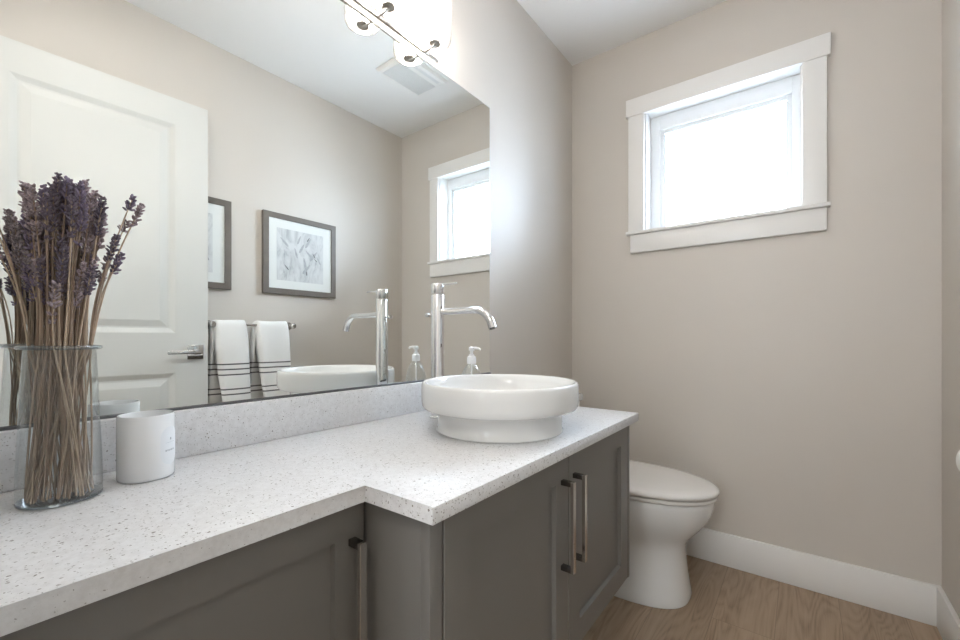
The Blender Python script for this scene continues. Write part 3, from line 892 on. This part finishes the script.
# ---------------------------------------------------------------- pictures on the right wall
random.seed(5)
def picture(y0, y1, z0, z1, label, seed):
    XF = 1.3655
    rt = thing('framed_picture', label, 'picture', (W, (y0 + y1) / 2, z0), 'framed botanical prints on the right wall')
    fw = 0.032
    bm = BM()
    mpf = lambda u, v, d: (d, u, v)
    def rect(ins, x): return [bm.verts.new((x, *q)) for q in ((y0 + ins, z0 + ins), (y1 - ins, z0 + ins), (y1 - ins, z1 - ins), (y0 + ins, z1 - ins))]
    rs = [rect(0, W - 0.0005), rect(0, XF + 0.001), rect(0.001, XF), rect(fw - 0.001, XF), rect(fw, XF + 0.001), rect(fw, XF + 0.010), rect(fw - .004, W - 0.0005)]
    for a, b in zip(rs, rs[1:] + rs[:1]):
        for k in range(4):
            bm.faces.new((a[k], a[(k + 1) % 4], b[(k + 1) % 4], b[k]))
    obj('frame', bm, M['frame'], rt, smooth=False)
    bm = BM(); box(bm, XF + 0.006, XF + 0.010, y0 + fw - 0.003, y1 - fw + 0.003, z0 + fw - 0.003, z1 - fw + 0.003)
    obj('mat_board', bm, M['mat_board'], rt)
    ay0, ay1, az0, az1 = y0 + 0.078, y1 - 0.087, z0 + 0.080, z1 - 0.082
    bm = BM(); box(bm, XF + 0.0052, XF + 0.0062, ay0, ay1, az0, az1)
    pr = obj('print', bm, M['art'], rt)
    rnd = random.Random(seed)
    la, lb_ = BM(), BM()
    for k in range(16):
        dark = k % 3 == 0
        tgt = lb_ if dark else la
        ln = rnd.uniform(0.022, 0.040) if dark else rnd.uniform(0.04, 0.085)
        wd = ln * (0.20 if dark else 0.2)
        an = rnd.uniform(-0.9, 0.7)
        cy = rnd.uniform(ay0 + ln * 0.6, ay1 - ln * 0.6); cz_ = rnd.uniform(az0 + ln * 0.6, az1 - ln * 0.6)
        pts = []
        for j in range(12):
            t = 2 * PI * j / 12
            a, b = ln / 2 * math.cos(t), wd / 2 * math.sin(t) * (1 - 0.35 * math.cos(t))
            pts.append(tgt.verts.new((XF + 0.0050 - 0.00006 * k, cy + a * math.sin(an) + b * math.cos(an), cz_ + a * math.cos(an) - b * math.sin(an))))
        tgt.faces.new(pts)
    obj('leaf_print', la, M['leaf_ink'], pr, smooth=False)
    obj('leaf_print', lb_, M['leaf_dark'], pr, smooth=False)
picture(1.118, 1.574, 1.258, 1.718, 'square taupe-framed botanical print above the towel bar, fully seen in the mirror', 3)
picture(0.497, 0.955, 1.258, 1.718, 'square taupe-framed botanical print partly hidden behind the open door', 8)

# ---------------------------------------------------------------- towel bar and towels
tb = thing('towel_bar', 'brushed nickel towel bar on the wall below the framed prints', 'towel bar', (W, 1.05, 1.075))
BX, BZ = 1.328, 1.075
obj('rail', tube(BM(), [(BX, 0.850, BZ), (BX, 1.270, BZ)], 0.0075, 20), M['nickel'], tb)
for y in (0.852, 1.268):
    bm = BM()
    tube(bm, [(W - 0.0005, y, BZ), (W - 0.009, y, BZ), (W - 0.0095, y, BZ), (BX + 0.014, y, BZ), (BX + 0.008, y, BZ), (BX - 0.010, y, BZ), (BX - 0.016, y, BZ)], [0.022, 0.022, 0.011, 0.011, 0.0155, 0.0155, 0.010], 28)
    obj('wall_mount', bm, M['nickel'], tb)

def towel(y0, y1, label, seed):
    rnd = random.Random(seed)
    zf, zb = 0.60, 0.66
    # outer path from the back hem over the rail down to the front hem, then the inner path back
    outer = [(1.372, zb), (1.372, 0.80), (1.370, 0.95), (1.366, 1.03), (1.354, 1.075), (1.340, 1.095), (BX, 1.102), (1.315, 1.095), (1.304, 1.075), (1.298, 1.03), (1.290, 0.95), (1.282, 0.80), (1.277, zf)]
    inner = [(1.299, zf), (1.303, 0.80), (1.308, 0.95), (1.314, 1.03), (1.3175, 1.070), (1.320, 1.080), (BX, 1.0838), (1.336, 1.080), (1.3395, 1.070), (1.342, 1.03), (1.348, 0.95), (1.350, 0.80), (1.350, zb)]
    loop = outer + inner
    n = 14
    rings = []
    ph1 = rnd.uniform(0, 6)
    for k in range(n + 1):
        t = k / n
        ring = []
        edge = 0.0
        if k in (0, n): edge = 0.0035
        for i_, (x, z) in enumerate(loop):
            drop = max(0.0, 1.09 - z)
            wob = 0.004 * math.sin(t * 7 + ph1) * min(1, drop * 4)
            yy = y0 + (y1 - y0) * t
            if i_ < 6 or i_ > 19:
                yy -= 0.020 * (1 - t)
            else:
                yy += min(1.0, drop * 2.4) * (0.034 * (1 - t) + 0.014 * t)
            yy += 0.003 * math.sin(z * 14 + ph1)
            xx = x + wob + (edge if i_ < 13 and x < BX else 0) - (edge if i_ < 13 and x > BX else 0)
            ring.append((xx, yy, z - (0.002 * math.sin(t * 5 + ph1))))
        rings.append(ring)
    o = obj('hand_towel', loft(BM(), rings), towel_mat([z - 1.075 for z in (0.874, 0.848, 0.821, 0.748, 0.722)]), loc=(BX, (y0 + y1) / 2, 1.075), angle=80)
    m = o.modifiers.new('round', 'SUBSURF'); m.levels = 1; m.render_levels = 2
    return tag(o, label, 'towel', 'striped hand towels on the towel bar')
towel(0.860, 1.010, 'white striped hand towel on the towel bar, nearest the open door', 1)
towel(1.058, 1.232, 'white striped hand towel on the towel bar, farther from the open door', 2)

# ---------------------------------------------------------------- ceiling fan cover
ve = thing('ceiling_vent', 'white ceiling exhaust fan cover with a grey grille, seen in the mirror', 'vent', (0.76, 1.67, H))
bm = BM()
def cz_rect(ins, z): return [bm.verts.new((x, y, z)) for x, y in ((0.640 + ins, 1.505 + ins), (0.885 - ins, 1.505 + ins), (0.885 - ins, 1.832 - ins), (0.640 + ins, 1.832 - ins))]
rs = [cz_rect(0, H - 0.0003), cz_rect(0.0, H - 0.004), cz_rect(0.010, H - 0.016), cz_rect(0.022, H - 0.019)]
for a, b in zip(rs, rs[1:]):
    for k in range(4): bm.faces.new((a[k], a[(k + 1) % 4], b[(k + 1) % 4], b[k]))
bm.faces.new(rs[-1]); bm.faces.new(rs[0])
cov = obj('cover', bm, M['trim'], ve, smooth=False)
bm = BM()
for k in range(15):
    x = 0.716 + k * 0.0096
    box(bm, x, x + 0.0056, 1.532, 1.805, H - 0.0215, H - 0.0190)
obj('grille', bm, M['vent_dark'], ve)
bm = BM(); box(bm, 0.668, 0.688, 1.532, 1.790, H - 0.0210, H - 0.0190, 0.001)
obj('grille', bm, M['vent_dark'], ve)

# ---------------------------------------------------------------- toilet paper
th_ = thing('toilet_paper_holder', 'chrome toilet paper holder on the right wall at the photo\'s right edge', 'paper holder', (W, 1.31, 0.75))
RX, RZ = 1.318, 0.752
bm = BM()
tube(bm, [(W - 0.0005, 1.400, RZ), (W - 0.008, 1.400, RZ), (W - 0.0085, 1.400, RZ), (RX + 0.008, 1.400, RZ), (RX, 1.393, RZ)], [0.022, 0.022, 0.009, 0.009, 0.008], 24)
obj('wall_mount', bm, M['chrome'], th_)
obj('rod', tube(BM(), [(RX, 1.397, RZ), (RX, 1.25, RZ)], 0.0075, 20), M['chrome'], th_)
rl = thing('toilet_roll', 'white toilet paper roll on the holder at the photo\'s right edge', 'toilet paper', (RX, 1.32, RZ))
bm = BM()
for (yy, ra, rb) in ():
    pass
seg = 56
def ringy(r, y): return [(RX + r * math.cos(2 * PI * k / seg), y, RZ - 0.012 + r * math.sin(2 * PI * k / seg)) for k in range(seg)]
loft(bm, [ringy(0.0205, 1.267), ringy(0.048, 1.267), ringy(0.050, 1.269), ringy(0.050, 1.373), ringy(0.048, 1.375), ringy(0.0205, 1.375)], False, False)
obj('paper', bm, M['paper'], rl)
obj('core', loft(BM(), [ringy(0.0205, 1.267), ringy(0.0205, 1.375), ringy(0.0195, 1.375), ringy(0.0195, 1.267), ringy(0.0205, 1.267)], False, False), M['card'], rl)

scene.cycles.max_bounces = 12
scene.cycles.transparent_max_bounces = 24
scene.cycles.blur_glossy = 0.6
